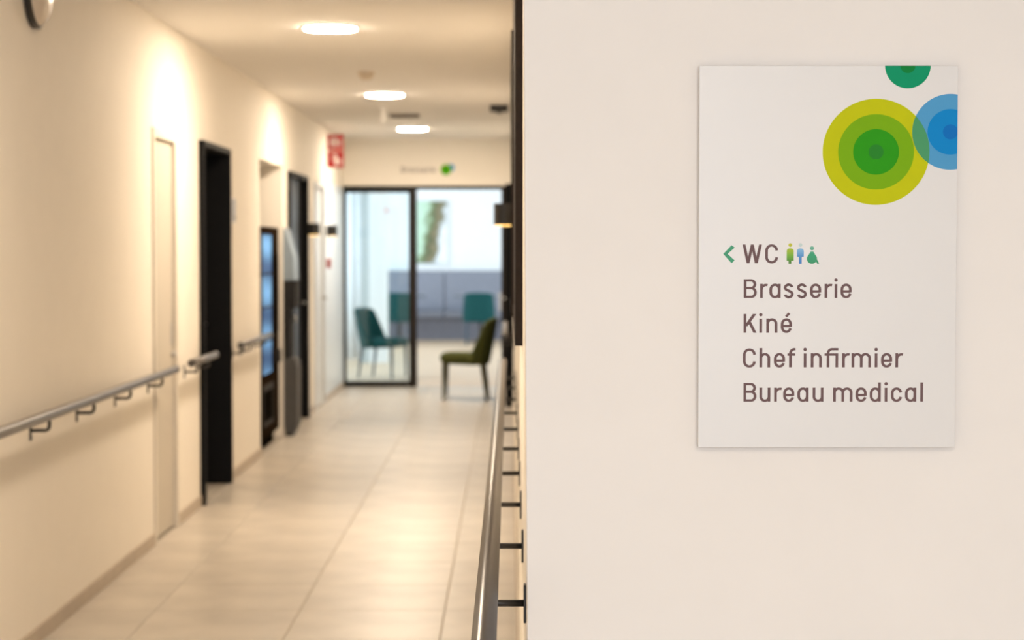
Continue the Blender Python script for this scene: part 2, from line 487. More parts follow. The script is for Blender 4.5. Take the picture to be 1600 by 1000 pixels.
# ------------------------------------------------------------------ handrails
RZ = EYE - 0.627
RR = 0.0205
def handrail(name, label, xw, side, y0, y1, brs, extra_cap=None):
    """side = +1: the rail stands off to +x from the wall plane xw."""
    t = thing(name, label, 'handrail', (xw, (y0 + y1) / 2, 0), group='wall handrails')
    yc = (y0 + y1) / 2
    xo = side * 0.073
    e = 0.006
    rail = MB().tube([(xo, y0 - yc, RZ), (xo, y0 - yc + e, RZ), (xo, y1 - yc - e, RZ), (xo, y1 - yc, RZ)], [RR - 0.004, RR, RR, RR - 0.004], 24)
    smooth_angle(rail.build('rail', 'rail_grey', t))
    for yb in (y0, y1):
        s = 1 if yb == y1 else -1
        MB().tube([(xo, yb - yc - s * 0.012, RZ), (xo, yb - yc + s * 0.004, RZ)], RR + 0.0012, 20).build('end_cap', 'bracket_black' if extra_cap == yb else 'rail_grey', t)
    for yb in brs:
        y = yb - yc
        za = RZ - 0.058
        pts = [(side * 0.004, y, za), (xo - side * 0.016, y, za), (xo - side * 0.005, y, za + 0.004), (xo, y, za + 0.014), (xo, y, RZ - RR + 0.003)]
        b = MB().tube(pts, 0.0068, 10).build('bracket', 'bracket_black', t, True)
        box('wall_plate', 'bracket_black', b, 0, side * 0.005, y - 0.012, y + 0.012, za - 0.037, za + 0.037, bevel=0.001)
    return t
handrail('handrail', 'long grey handrail at front of left wall, left of the cream door', XL, 1, 2.4, 9.90, [2.6, 3.3, 4.0, 4.75, 5.55, 6.36, 7.18, 8.13 - 0.18, 8.92 - 0.2, 9.52])
handrail('handrail', 'very short grey handrail between cream door and black door', XL, 1, 10.40, 11.24, [10.58, 11.0])
handrail('handrail', 'short grey handrail between black door and vending machine niche', XL, 1, 12.30, 13.78, [12.42, 12.75, 13.45])
handrail('handrail', 'long grey handrail in right foreground along the corner wall', XR, -1, 2.92, 10.6, [3.68 + 0.71 * k for k in range(-1, 10) if k >= 0], extra_cap=10.6)
handrail('handrail', 'distant grey handrail with black end near right wall end', XR, -1, 13.4, 15.9, [13.7, 14.4, 15.1, 15.7], extra_cap=13.4)

# ------------------------------------------------------------------ ceiling lamps and fittings
def disc_lamp(y, label, x=-0.955):
    t = thing('ceiling_lamp', label, 'ceiling lamp', (x, y, ZC), group='disc ceiling lamps')
    n = 48
    smooth_angle(MB().lathe([(0.150, 0), (0.150, -0.005), (0.146, -0.008), (0.120, -0.008)], n=n).build('trim_ring', 'lamp_body', t))
    smooth_angle(MB().lathe([(0.139, -0.008), (0.139, -0.0105), (0.137, -0.012), (0.002, -0.012)], n=n).build('diffuser', 'lamp_diffuser', t))
disc_lamp(-0.20, 'round ceiling lamp over the middle of the lobby', 0.6)
disc_lamp(5.25, 'round ceiling lamp at the corridor mouth, above the picture')
disc_lamp(10.25, 'largest and nearest glowing round ceiling lamp in view')
disc_lamp(14.70, 'middle glowing round ceiling lamp, above the white rod')
disc_lamp(18.90, 'farthest glowing round ceiling lamp before the glass door')

def ceil_pt(px, py, z):
    Y = (z - EYE) * F_PX / (HZ - py)
    return (px - VPX) / F_PX * Y, Y
x, y = ceil_pt(573, 121, ZC - 0.03)
t = thing('smoke_detector', 'small tan smoke detector on ceiling between lamps', 'smoke detector', (x, y, ZC))
smooth_angle(MB().lathe([(0.055, 0), (0.055, -0.018)], n=28).build('base', 'tan_plastic', t))
smooth_angle(MB().lathe([(0.048, -0.018), (0.046, -0.034), (0.030, -0.050), (0.001, -0.054)], n=28).build('dome', 'tan_plastic', t))
x, y = ceil_pt(600, 167, ZC)
t = thing('sensor_rod', 'short white rod hanging from ceiling under middle lamp', 'ceiling sensor', (x, y, ZC))
smooth_angle(MB().lathe([(0.040, 0), (0.040, -0.010), (0.030, -0.016)], n=24).build('base', 'white_plastic', t))
smooth_angle(MB().lathe([(0.021, -0.012), (0.021, -0.105), (0.024, -0.110), (0.024, -0.130), (0.012, -0.136)], n=24).build('stem', 'white_plastic', t))
x, y = ceil_pt(633, 182, ZC - 0.01)
t = thing('ceiling_vent', 'dark grey rectangular vent on ceiling before farthest lamp', 'vent', (x, y, ZC))
m = MB().box(-0.13, 0.13, -0.10, -0.085, -0.02, 0).box(-0.13, 0.13, 0.085, 0.10, -0.02, 0).box(-0.13, -0.115, -0.085, 0.085, -0.02, 0).box(0.115, 0.13, -0.085, 0.085, -0.02, 0)
m.build('vent_frame', 'vent_grey', t)
for k in range(6):
    yy = -0.07 + k * 0.028
    MB().add([(-0.115, yy, -0.016), (0.115, yy, -0.016), (0.115, yy + 0.016, -0.004), (-0.115, yy + 0.016, -0.004),
              (-0.115, yy, -0.013), (0.115, yy, -0.013), (0.115, yy + 0.016, -0.001), (-0.115, yy + 0.016, -0.001)],
             [(0, 3, 2, 1), (4, 5, 6, 7), (0, 1, 5, 4), (1, 2, 6, 5), (2, 3, 7, 6), (3, 0, 4, 7)]).build('slat', 'vent_grey', t)
x, y = ceil_pt(780, 171, ZC - 0.03)
t = thing('ceiling_sensor', 'small black box on ceiling close to right wall', 'ceiling sensor', (x, y, ZC))
box('housing', 'black_plastic', t, -0.075, 0.075, -0.05, 0.05, -0.055, 0, bevel=0.006)
smooth_angle(MB().lathe([(0.026, -0.055), (0.022, -0.066), (0.001, -0.070)], n=20).build('lens', 'black_plastic', t))

# round fixture high on the left wall
t = thing('wall_fixture', 'round domed wall fixture with dark rim at upper left', 'wall fixture', (XL, 7.27, 2.475))
m = MB().lathe([(0.135, 0), (0.150, 0.004), (0.152, 0.022), (0.143, 0.030)], axis='x', n=48); smooth_angle(m.build('rim', 'black_plastic', t))
mat('fixture_cream', (0.60, 0.52, 0.42), 0.22, noise=0.02)
m = MB().lathe([(0.142, 0.012), (0.140, 0.034), (0.120, 0.052), (0.080, 0.066), (0.040, 0.072), (0.001, 0.073)], axis='x', n=48); smooth_angle(m.build('dome', 'fixture_cream', t))

# thermostat plate right of the black door
t = thing('thermostat', 'small blue-grey control plate on wall right of black door', 'control panel', (XL, 12.46, 1.74))
box('back_plate', 'white_plastic', t, 0, 0.006, -0.045, 0.045, -0.085, 0.085, bevel=0.002)
box('front_panel', 'thermostat_grey', t, 0.006, 0.018, -0.038, 0.038, -0.075, 0.075, bevel=0.003)
box('button', 'black_plastic', t, 0.018, 0.021, -0.012, 0.012, -0.055, -0.035, bevel=0.001)

# ------------------------------------------------------------------ sconces
def sconce(xw, side, y, label):
    t = thing('wall_sconce', label, 'wall lamp', (xw, y, 1.665), group='black up and down sconces')
    box('wall_plate', 'black_plastic', t, 0, side * 0.012, -0.035, 0.035, -0.045, 0.045, bevel=0.002)
    xo = side * 0.062
    m = MB()
    n, r, hh = 28, 0.050, 0.053
    m.lathe([(r, -hh), (r, hh), (r - 0.004, hh), (r - 0.004, hh - 0.02), (r - 0.004, -hh + 0.02), (r - 0.004, -hh)], (xo, 0, 0), n=n)
    m.f = m.f[:-2] + [(5 * n + k, 5 * n + (k + 1) % n, (k + 1) % n, k) for k in range(n)]
    smooth_angle(m.build('shade', 'black_plastic', t))
    MB().lathe([(r - 0.006, -hh - 0.004), (r - 0.006, -hh + 0.006)], (xo, 0, 0), n=n).build('lower_lens', 'sconce_glow', t)
    MB().lathe([(r - 0.006, hh - 0.010), (r - 0.006, hh - 0.004)], (xo, 0, 0), n=n).build('upper_lens', 'sconce_glow', t)
sconce(XL, 1, 17.06, 'black sconce on left wall just after the dark grey door')
sconce(XL, 1, 18.80, 'black sconce on left wall nearest to the glass door')
sconce(XR, -1, 9.5, 'black sconce on right wall beside the brown panels')

# ------------------------------------------------------------------ dark panels on the right wall
t = thing('wall_panel', 'tall dark brown panel mounted on right wall beside the corner', 'wall panel', (XR, 5.95, 0), group='brown panels on the right wall')
box('board', 'brown_panel', t, -0.0165, 0, -1.30, 1.30, 1.262, 2.52, bevel=0.0015)
for y0, y1, z0, z1 in ((-1.30, 1.30, 1.262, 1.287), (-1.30, 1.30, 2.495, 2.52), (-1.30, -1.275, 1.287, 2.495), (1.275, 1.30, 1.287, 2.495)):
    box('edge_strip', 'brown_frame', t, -0.0185, -0.0165, y0, y1, z0, z1)
t = thing('wall_panel', 'lower farther dark brown panel on right wall behind the tall one', 'wall panel', (XR, 8.3, 0), group='brown panels on the right wall')
box('board', 'brown_panel', t, -0.025, 0, -0.95, 0.95, 1.235, 2.33, bevel=0.0015)
for y0, y1, z0, z1 in ((-0.95, 0.95, 1.235, 1.26), (-0.95, 0.95, 2.305, 2.33), (-0.95, -0.925, 1.26, 2.305), (0.925, 0.95, 1.26, 2.305)):
    box('edge_strip', 'brown_frame', t, -0.027, -0.025, y0, y1, z0, z1)

# ------------------------------------------------------------------ vending machine and dispenser
t = thing('vending_machine', 'black vending machine with blue-lit glass front in wall niche', 'vending machine', (XL, 14.42, 0))
def blue_display():
    m = bpy.data.materials.new('display_blue'); m.use_nodes = True
    n, l = nodes_of(m); b = n['Principled BSDF']
    tc = n.new('ShaderNodeTexCoord'); sp = n.new('ShaderNodeSeparateXYZ')
    wv = n.new('ShaderNodeTexWave'); wv.wave_type = 'BANDS'; wv.bands_direction = 'Z'
    wv.inputs['Scale'].default_value = 0.95; wv.inputs['Distortion'].default_value = 1.5
    rp = n.new('ShaderNodeValToRGB')
    rp.color_ramp.elements[0].color = (0.03, 0.08, 0.20, 1); rp.color_ramp.elements[1].color = (0.13, 0.32, 0.62, 1)
    l.new(tc.outputs['Object'], wv.inputs['Vector']); l.new(wv.outputs['Fac'], rp.inputs['Fac'])
    l.new(rp.outputs['Color'], b.inputs['Base Color']); l.new(rp.outputs['Color'], b.inputs['Emission Color'])
    b.inputs['Emission Strength'].default_value = 0.55
    b.inputs['Roughness'].default_value = 0.6
    b.inputs['Specular IOR Level'].default_value = 0.1
    MAT['display_blue'] = m
blue_display()
hw = 0.52
box('cabinet', 'machine_black', t, -0.78, -0.03, -hw, hw, 0.07, 1.655, bevel=0.006)
MBd = MB().box(-0.03, 0.0, -hw, -hw + 0.06, 0.10, 1.655).box(-0.03, 0.0, 0.16, hw, 0.10, 1.655).box(-0.03, 0.0, -hw + 0.06, 0.16, 1.60, 1.655).box(-0.03, 0.0, -hw + 0.06, 0.16, 0.10, 0.56)
MBd.build('door_frame', 'machine_brown', t, bevel=0.004)
box('lit_window', 'display_blue', t, -0.03, -0.012, -hw + 0.06, 0.16, 0.56, 1.60)
for z in (0.80, 1.05, 1.30):
    box('shelf_strip', 'machine_dark_grey', t, -0.012, -0.006, -hw + 0.06, 0.16, z, z + 0.012)
box('delivery_flap', 'machine_black', t, 0.0, 0.008, -hw + 0.10, 0.06, 0.22, 0.44, bevel=0.004)
box('flap_surround', 'machine_dark_grey', t, -0.001, 0.004, -hw + 0.06, 0.14, 0.18, 0.49, bevel=0.002)
box('coin_panel', 'machine_black', t, 0.0, 0.010, 0.22, 0.46, 0.85, 1.45, bevel=0.004)
box('coin_tray', 'machine_dark_grey', t, 0.0, 0.030, 0.26, 0.42, 0.62, 0.72, bevel=0.004)
for sy in (-hw + 0.06, hw - 0.08):
    for sx in (-0.70, -0.08):
        MB().tube([(sx, sy, 0.0), (sx, sy, 0.075)], [0.030, 0.022], 12).build('foot', 'black_plastic', t)
box('kick_plate', 'machine_black', t, -0.06, -0.045, -hw + 0.02, hw - 0.02, 0.006, 0.075)

t = thing('dispenser', 'slim silver-grey dispenser column beside the vending machine', 'dispenser', (XL, 15.37, 0))
pr = [(0, 0.03), (0.085, 0.03), (0.105, 0.10), (0.110, 0.55), (0.090, 0.62), (0, 0.62)]
def yprism(prof, y0, y1):
    n = len(prof)
    v = [(x, y0, z) for x, z in prof] + [(x, y1, z) for x, z in prof]
    return MB().add(v, [tuple(range(n)), tuple(range(2 * n - 1, n - 1, -1))] + [(k, (k + 1) % n, n + (k + 1) % n, n + k) for k in range(n)])
yprism(pr, -0.15, 0.15).build('lower_body', 'machine_grey', t, bevel=0.006)
yprism([(0, 0.62), (0.055, 0.62), (0.055, 1.02), (0, 1.02)], -0.15, 0.15).build('recess_back', 'machine_dark_grey', t, bevel=0.004)
yprism([(0, 1.02), (0.095, 1.02), (0.100, 1.24), (0, 1.24)], -0.15, 0.15).build('middle_body', 'machine_dark_grey', t, bevel=0.005)
yprism([(0, 1.24), (0.092, 1.24), (0.086, 1.42), (0.022, 1.655), (0, 1.655)], -0.15, 0.15).build('top_panel', 'machine_pale', t, bevel=0.005)
yprism([(0, 0), (0.07, 0), (0.07, 0.03), (0, 0.03)], -0.13, 0.13).build('plinth', 'black_plastic', t)
MB().tube([(0.055, 0, 0.95), (0.082, 0, 0.95), (0.082, 0, 0.90)], 0.009, 10).build('spout', 'steel', t, True)

# ------------------------------------------------------------------ fire sign and call point
t = thing('fire_sign', 'red fire equipment sign projecting from left wall under ceiling', 'fire sign', (XL, 18.88, 0), math.radians(8))
for z0, z1, kind in ((2.455, 2.610, 'hose'), (2.285, 2.445, 'ext')):
    p = box('sign_plate', 'fire_red', t, 0.004, 0.168, -0.004, 0.004, z0, z1, bevel=0.001)
    m = MB()
    cz = (z0 + z1) / 2
    if kind == 'hose':
        n = 24
        for a, b in ((0.042, 0.030), (0.018, 0.006)):
            v = []
            for k in range(n):
                an = 2 * PI * k / n
                v += [(0.075 + a * math.cos(an), -0.0052, cz + a * math.sin(an)), (0.075 + b * math.cos(an), -0.0052, cz + b * math.sin(an))]
            m.add(v, [(2 * k, (2 * k + 2) % (2 * n), (2 * k + 3) % (2 * n), 2 * k + 1) for k in range(n)])
        m.box(0.125, 0.137, -0.0054, -0.0042, cz - 0.045, cz + 0.03)
    else:
        m.box(0.080, 0.112, -0.0054, -0.0042, cz - 0.055, cz + 0.028)
        m.box(0.090, 0.102, -0.0054, -0.0042, cz + 0.028, cz + 0.045)
        m.box(0.066, 0.100, -0.0054, -0.0042, cz + 0.040, cz + 0.050)
        m.box(0.058, 0.066, -0.0054, -0.0042, cz - 0.02, cz + 0.048)
        m.box(0.125, 0.145, -0.0054, -0.0042, cz - 0.04, cz + 0.0)
    m.build('pictogram', 'sign_pale', p)
box('mounting_strip', 'white_plastic', t, 0, 0.006, -0.010, 0.010, 2.30, 2.60)
t = thing('call_point', 'small red fire alarm button on wall below second sconce', 'alarm button', (XL, 18.82, 1.345))
box('housing', 'fire_red', t, 0, 0.045, -0.045, 0.045, -0.045, 0.045, bevel=0.005)
box('push_plate', 'sign_pale', t, 0.045, 0.048, -0.024, 0.024, -0.024, 0.024, bevel=0.001)

# ------------------------------------------------------------------ stroke lettering (narrow rounded grotesque, cap height 29.3 units)
def arc(cx, cy, rx, ry, a0, a1, n=18):
    return [(cx + rx * math.cos(math.radians(a0 + (a1 - a0) * k / n)), cy + ry * math.sin(math.radians(a0 + (a1 - a0) * k / n))) for k in range(n + 1)]
CAPH, XH, ASC, SW = 29.4, 22.2, 30.3, 4.25
H2 = SW / 2
def ribbon(pts, w=SW, wy=None):
    P = [Vector((p[0], p[1])) for p in pts]
    Q = [P[0]]
    for p in P[1:]:
        if (p - Q[-1]).length > 1e-4: Q.append(p)
    P = Q
    closed = (P[0] - P[-1]).length < 1e-3
    if closed: P = P[:-1]
    n = len(P)
    L, R = [], []
    for i in range(n):
        a = P[i - 1] if (i > 0 or closed) else None
        b = P[(i + 1) % n] if (i < n - 1 or closed) else None
        d0 = (P[i] - a).normalized() if a is not None else None
        d1 = (b - P[i]).normalized() if b is not None else None
        if d0 is None: d0 = d1
        if d1 is None: d1 = d0
        nn = Vector((-(d0.y + d1.y), d0.x + d1.x)).normalized()
        k = max(0.4, nn.dot(Vector((-d0.y, d0.x))))
        # horizontal strokes are a little thinner than upright ones
        hw = (w / 2) * (0.86 + 0.14 * abs(nn.x)) / k
        L.append(P[i] + nn * hw); R.append(P[i] - nn * hw)
    v = [tuple(p) for p in L] + [tuple(p) for p in R]
    f = [(i, (i + 1) % n, n + (i + 1) % n, n + i) for i in range(n if closed else n - 1)]
    return v, f
def slant(x0, y0, x1, y1, w=4.5):
    return [(x0 - w / 2, y0), (x0 + w / 2, y0), (x1 + w / 2, y1), (x1 - w / 2, y1)], [(0, 1, 2, 3)]
def disc(cx, cy, r, n=24):
    return [(cx + r * math.cos(2 * PI * k / n), cy + r * math.sin(2 * PI * k / n)) for k in range(n)], [tuple(range(n))]
def bowl(w, xh=XH, ry=7.4):
    c, rx = w / 2, w / 2 - H2
    return arc(c, xh - 1.5 - ry, rx, ry, 0, 180) + arc(c, 1.5 + ry, rx, ry, 180, 360) + [(w - H2, xh - 1.5 - ry)]
def arch(x0, x1, xh=XH):
    c, rx = (x0 + x1) / 2, (x1 - x0) / 2
    return arc(c, xh - 1.5 - rx, rx, rx, 170, 0) + [(x1, 0)]
def e_path(w, xh=XH):
    c, rx, ry = w / 2, w / 2 - H2, 7.3
    return [(H2, 10.4), (w - H2, 10.4)], [(w - H2, 9.0)] + arc(c, xh - 1.5 - ry, rx, ry, 0, 180) + arc(c, 1.5 + ry, rx, ry, 180, 345)
def glyph(ch):
    w = {'W': 30.1, 'C': 20.0, 'B': 20.2, 'r': 11.2, 'a': 17.4, 's': 15.5, 'e': 17.3, 'é': 17.3, 'K': 20.2, 'n': 17.2, 'h': 16.6, 'f': 12.5, 'u': 16.9, 'm': 30.1, 'd': 17.2, 'c': 17.5}.get(ch, 4.4)
    S = []
    r = w - H2
    if ch == 'W':
        for a, b in ((2.3, 8.7), (15.05, 8.7), (15.05, 21.4), (27.8, 21.4)): S.append(slant(a, CAPH, b, 0, 4.5))
    elif ch == 'C':
        ry = 8.2
        S.append(ribbon(arc(w / 2, CAPH - 1.5 - ry, w / 2 - H2, ry, 2, 180) + arc(w / 2, 1.5 + ry, w / 2 - H2, ry, 180, 358)))
    elif ch == 'B':
        S.append(ribbon([(H2, 0), (H2, CAPH)]))
        S.append(ribbon([(H2, CAPH - 1.8), (11.3, CAPH - 1.8)] + arc(11.3, 21.6, 6.0, 6.0, 90, -90) + [(H2, 15.6)]))
        S.append(ribbon([(H2, 15.6), (11.8, 15.6)] + arc(11.8, 8.7, 6.3, 6.9, 90, -90) + [(H2, 1.8)]))
    elif ch == 'r':
        S += [ribbon([(H2, 0), (H2, XH)]), ribbon(arc(9.4, 13.2, 7.2, 7.2, 180, 72))]
    elif ch == 'a':
        S += [ribbon([(r, 0), (r, XH)]), ribbon(bowl(w))]
    elif ch == 's':
        S.append(ribbon(arc(7.6, 16.4, 5.35, 4.5, 8, 90, 8) + arc(7.6, 16.4, 5.35, 4.3, 90, 235) + arc(7.8, 6.0, 5.5, 4.7, 58, -90)[0:] + arc(7.8, 6.0, 5.6, 4.5, -90, -170, 8)))
    elif ch in 'eé':
        a, b = e_path(w)
        S += [ribbon(a), ribbon(b)]
        if ch == 'é': S.append(ribbon([(8.0, 25.0), (13.0, 30.6)], 4.0))
    elif ch == 'K':
        S += [ribbon([(H2, 0), (H2, CAPH)]), slant(17.0, CAPH, 3.6, 10.2, 5.4), slant(9.0, 17.2, 17.6, 0, 5.0)]
    elif ch == 'n':
        S += [ribbon([(H2, 0), (H2, XH)]), ribbon(arch(H2, r))]
    elif ch == 'h':
        S += [ribbon([(H2, 0), (H2, ASC)]), ribbon(arch(H2, r))]
    elif ch == 'm':
        mx = w / 2
        S += [ribbon([(H2, 0), (H2, XH)]), ribbon(arch(H2, mx)), ribbon(arch(mx, r))]
    elif ch == 'u':
        c, rx = w / 2, w / 2 - H2
        S += [ribbon([(r, 0), (r, XH)]), ribbon([(H2, XH)] + arc(c, 1.5 + rx, rx, rx, 180, 350))]
    elif ch == 'f':
        S += [ribbon([(4.7, 0), (4.7, 22)] + arc(10.9, 22.2, 6.2, 6.3, 180, 88, 12) + [(12.5, 28.6)]), ribbon([(0.1, 20.2), (12.1, 20.2)])]
    elif ch == 'ﬁ':
        S += [ribbon([(5.4, 0), (5.4, 22)] + arc(11.6, 22.2, 6.2, 6.3, 180, 90, 12) + [(21.3, 28.5)]), ribbon([(0, 20.2), (21.1, 20.2)]), ribbon([(19.0, 0), (19.0, 21.5)])]
    elif ch == 'd':
        S += [ribbon([(r, 0), (r, ASC)]), ribbon(bowl(w))]
    elif ch == 'c':
        S.append(ribbon(arc(w / 2, XH - 1.5 - 7.3, w / 2 - H2, 7.3, 8, 180) + arc(w / 2, 8.8, w / 2 - H2, 7.3, 180, 350)))
    elif ch == 'i':
        S += [ribbon([(H2, 0), (H2, XH - 0.3)]), disc(H2, 28.2, 2.65)]
    elif ch == 'l':
        S.append(ribbon([(H2, 0), (H2, ASC)]))
    return S

# ------------------------------------------------------------------ the direction sign on the near wall
YF = YS - 0.024                                  # front face of the panel
Rm = cam.rotation_euler.to_matrix()
def on_plane(px, py, Y):
    """Point of the plane y = Y that the measured photo position corresponds to (layout taken off the flat sign)."""
    d = Rm @ Vector((px - 800, -(py - 500), -F_PX))
    k = Y / d.y
    return d.x * k, EYE + d.z * k
ax, az = on_plane(1093, 102.5, YF)
bx, bz = on_plane(1492, 698.8, YF)
scx, scz = (ax + bx) / 2, (az + bz) / 2
UPX = (bx - ax) / 399.0                          # metres per layout unit on the sign
sign = thing('direction_sign', 'white rectangular direction sign with coloured circles and French lettering', 'sign', (scx, YF, scz))
pw, ph = (bx - ax) / 2, (az - bz) / 2
panel = box('panel', 'sign_white', sign, -pw, pw, 0, 0.012, -ph, ph, bevel=0.0006)
box('backing', 'sign_edge', sign, -pw + 0.004, pw - 0.004, 0.012, 0.024, -ph + 0.004, ph - 0.004)
def sx(px): return (px - 1292.5) * UPX
def sz(py): return (400.65 - py) * UPX * (2 * ph / (596.3 * UPX))
def flat(name, shapes, m, lvl=0, parent=None):
    """Printed flat shapes (in layout pixels) laid onto the panel face."""
    mb = MB()
    for i, (v, f) in enumerate(shapes):
        y = -0.00012 * (lvl + 1) - 0.000004 * i
        mb.add([(sx(a), y, sz(b)) for a, b in v], f)
    return mb.build(name, m, parent or sign)
def clip(poly, inside, inter):
    out = []
    for i, p in enumerate(poly):
        q = poly[i - 1]
        if inside(p):
            if not inside(q): out.append(inter(q, p))
            out.append(p)
        elif inside(q): out.append(inter(q, p))
    return out
def clip_half(poly, a, b, c):        # keep a*x + b*y <= c
    g = lambda p: a * p[0] + b * p[1] - c
    return clip(poly, lambda p: g(p) <= 1e-9, lambda p, q: (p[0] + (q[0] - p[0]) * g(p) / (g(p) - g(q)), p[1] + (q[1] - p[1]) * g(p) / (g(p) - g(q))))
def circ(cx, cy, r, n=96):
    return [(cx + r * math.cos(2 * PI * k / n), cy + r * math.sin(2 * PI * k / n)) for k in range(n)]
def clip_rect(p):
    return clip_half(clip_half(p, 1, 0, 1491.8), 0, -1, -102.7)
def clip_circle(p, cx, cy, r):
    q = circ(cx, cy, r)
    for i in range(len(q)):
        a, b = q[i], q[(i + 1) % len(q)]
        nx, ny = (b[1] - a[1]), -(b[0] - a[0])
        p = clip_half(p, nx, ny, nx * a[0] + ny * a[1])
        if len(p) < 3: return []
    return p
G, BL, TE = (1366.2, 236.5), (1480.8, 205.4), (1414.4, 102.6)
prints = [
    ('ring_print', circ(*G, 82.6), lin(190, 196, 4), 0), ('ring_print', circ(*G, 58.6), lin(119, 172, 6), 1),
    ('ring_print', circ(*G, 35.4), lin(42, 152, 14), 2), ('ring_print', circ(*G, 11.6), lin(38, 132, 40), 3),
    ('ring_print', circ(*BL, 59.0), lin(80, 155, 205), 0.5), ('overlap_print', clip_circle(circ(*BL, 59.0), *G, 82.6), lin(74, 152, 106), 2.5),
    ('ring_print', circ(*BL, 35.4), lin(2, 133, 205), 3), ('ring_print', circ(*BL, 11.6), lin(2, 110, 192), 4),
    ('ring_print', circ(*TE, 35.2), lin(2, 148, 104), 0), ('ring_print', circ(*TE, 11.6), lin(2, 128, 58), 1)]
for i, (nm, poly, col, lvl) in enumerate(prints):
    mat('print_%d' % i, col, 0.6, noise=0.01, scale=30, spec=0.15)
    poly = clip_rect(poly)
    flat(nm, [(poly, [tuple(range(len(poly)))])], 'print_%d' % i, lvl)
def text_line(base, items):
    S = []
    for ch, x in items:
        for v, f in glyph(ch):
            S.append(([(x + a, base - b) for a, b in v], f))
    return S
LINES = [
    (410.3, [('W', 1160.6), ('C', 1195.7)]),
    (464.6, [('B', 1162.7), ('r', 1188.0), ('a', 1202.5), ('s', 1224.6), ('s', 1245.1), ('e', 1265.4), ('r', 1288.0), ('i', 1303.4), ('e', 1312.7)]),
    (518.9, [('K', 1162.7), ('i', 1187.3), ('n', 1198.0), ('é', 1220.4)]),
    (573.3, [('C', 1162.0), ('h', 1187.7), ('e', 1210.0), ('f', 1231.0), ('i', 1256.2), ('n', 1267.2), ('ﬁ', 1288.6), ('r', 1315.8), ('m', 1330.5), ('i', 1366.4), ('e', 1376.2), ('r', 1398.5)]),
    (627.2, [('B', 1163.0), ('u', 1187.9), ('r', 1210.6), ('e', 1224.7), ('a', 1246.7), ('u', 1270.4), ('m', 1302.2), ('e', 1337.0), ('d', 1359.0), ('i', 1382.2), ('c', 1391.9), ('a', 1413.8), ('l', 1437.5)])]
for base, items in LINES:
    flat('lettering', text_line(base, items), 'sign_ink')
mat('arrow_green', lin(22, 145, 100), 0.45, noise=0.01)
flat('arrow', [([(1130.8, 395.6), (1143.6, 382.0), (1148.6, 385.6), (1137.6, 395.6), (1148.6, 405.8), (1143.6, 410.2)], [(0, 1, 2, 3), (0, 3, 4, 5)])], 'arrow_green')
zt, zb = sz(378.5), sz(411.2)
grad('woman_green', [(0.0, lin(58, 112, 25)), (0.16, lin(70, 140, 15)), (0.40, lin(110, 172, 10)), (0.75, lin(170, 190, 15)), (1.0, lin(198, 190, 40))], zb, zt)
grad('man_blue', [(0.0, lin(40, 112, 190)), (0.35, lin(70, 140, 205)), (0.70, lin(125, 180, 222)), (0.86, lin(185, 206, 206)), (1.0, lin(195, 210, 206))], zb, zt)
grad('wheel_green', [(0.0, lin(16, 140, 92)), (0.45, lin(24, 155, 108)), (0.75, lin(95, 172, 148)), (1.0, lin(120, 180, 160))], zb, zt)
def round_top(x0, x1, y0, y1, r):
    pts = [(x0, y1)] + [(x0 + r - r * math.cos(PI / 2 * k / 8), y0 + r - r * math.sin(PI / 2 * k / 8)) for k in range(9)] + [(x1 - r + r * math.sin(PI / 2 * k / 8), y0 + r - r * math.cos(PI / 2 * k / 8)) for k in range(9)] + [(x1, y1)]
    return pts, [tuple(range(len(pts)))]
def rect(x0, x1, y0, y1):
    return [(x0, y0), (x1, y0), (x1, y1), (x0, y1)], [(0, 1, 2, 3)]
flat('woman_pictogram', [disc(1234.5, 381.8, 2.9), round_top(1229.0, 1239.9, 386.9, 406.2, 4.2), rect(1231.9, 1236.2, 406.0, 411.2)], 'woman_green')
flat('man_pictogram', [disc(1250.2, 381.6, 2.9), round_top(1244.8, 1255.4, 386.9, 400.0, 4.4), rect(1247.9, 1252.3, 399.8, 411.2)], 'man_blue')
wc = circ(1268.1, 403.2, 7.9, 40)
flat('wheelchair_pictogram', [disc(1268.1, 386.8, 3.2), (wc, [tuple(range(40))]), ([(1265.9, 391.9), (1270.3, 391.9), (1274.6, 399.2), (1261.6, 399.2)], [(0, 1, 2, 3)]), ([(1273.4, 405.6), (1276.2, 404.4), (1279.2, 410.6), (1276.6, 411.6)], [(0, 1, 2, 3)])], 'wheel_green')

# ------------------------------------------------------------------ lettering and dots above the glazed door
t = thing('door_sign', 'small grey word with green and blue dots above glass door', 'sign', ((654 - VPX) / F_PX * YE, YE, EYE + (HZ - 269.5) / F_PX * YE))
k = (54.0 / F_PX * YE) / 167.3
mb = MB()
for ch, x in LINES[1][1]:
    for v, f in glyph(ch):
        mb.add([((x + a - 1246.4) * k, -0.003, (b - 2) * k) for a, b in v], f)
mat('small_letters', (0.26, 0.22, 0.20), 0.6)
mb.build('lettering', 'small_letters', t)
u = YE / F_PX
def dotmesh(px, py, r, m, lv):
    v = circ((px - 654) * u, (269.5 - py) * u, r * u, 32)
    MB().add([(a, -0.002 - 0.001 * lv, b) for a, b in v] + [(a, 0, b) for a, b in v], [tuple(range(32))] + [(q, (q + 1) % 32, 32 + (q + 1) % 32, 32 + q) for q in range(32)]).build('dot_print', m, t)
dotmesh(704.5, 262.5, 6.0, 'print_4', 0)
dotmesh(697.0, 265.5, 8.6, 'print_1', 1)
dotmesh(697.0, 266.0, 5.4, 'print_2', 2)

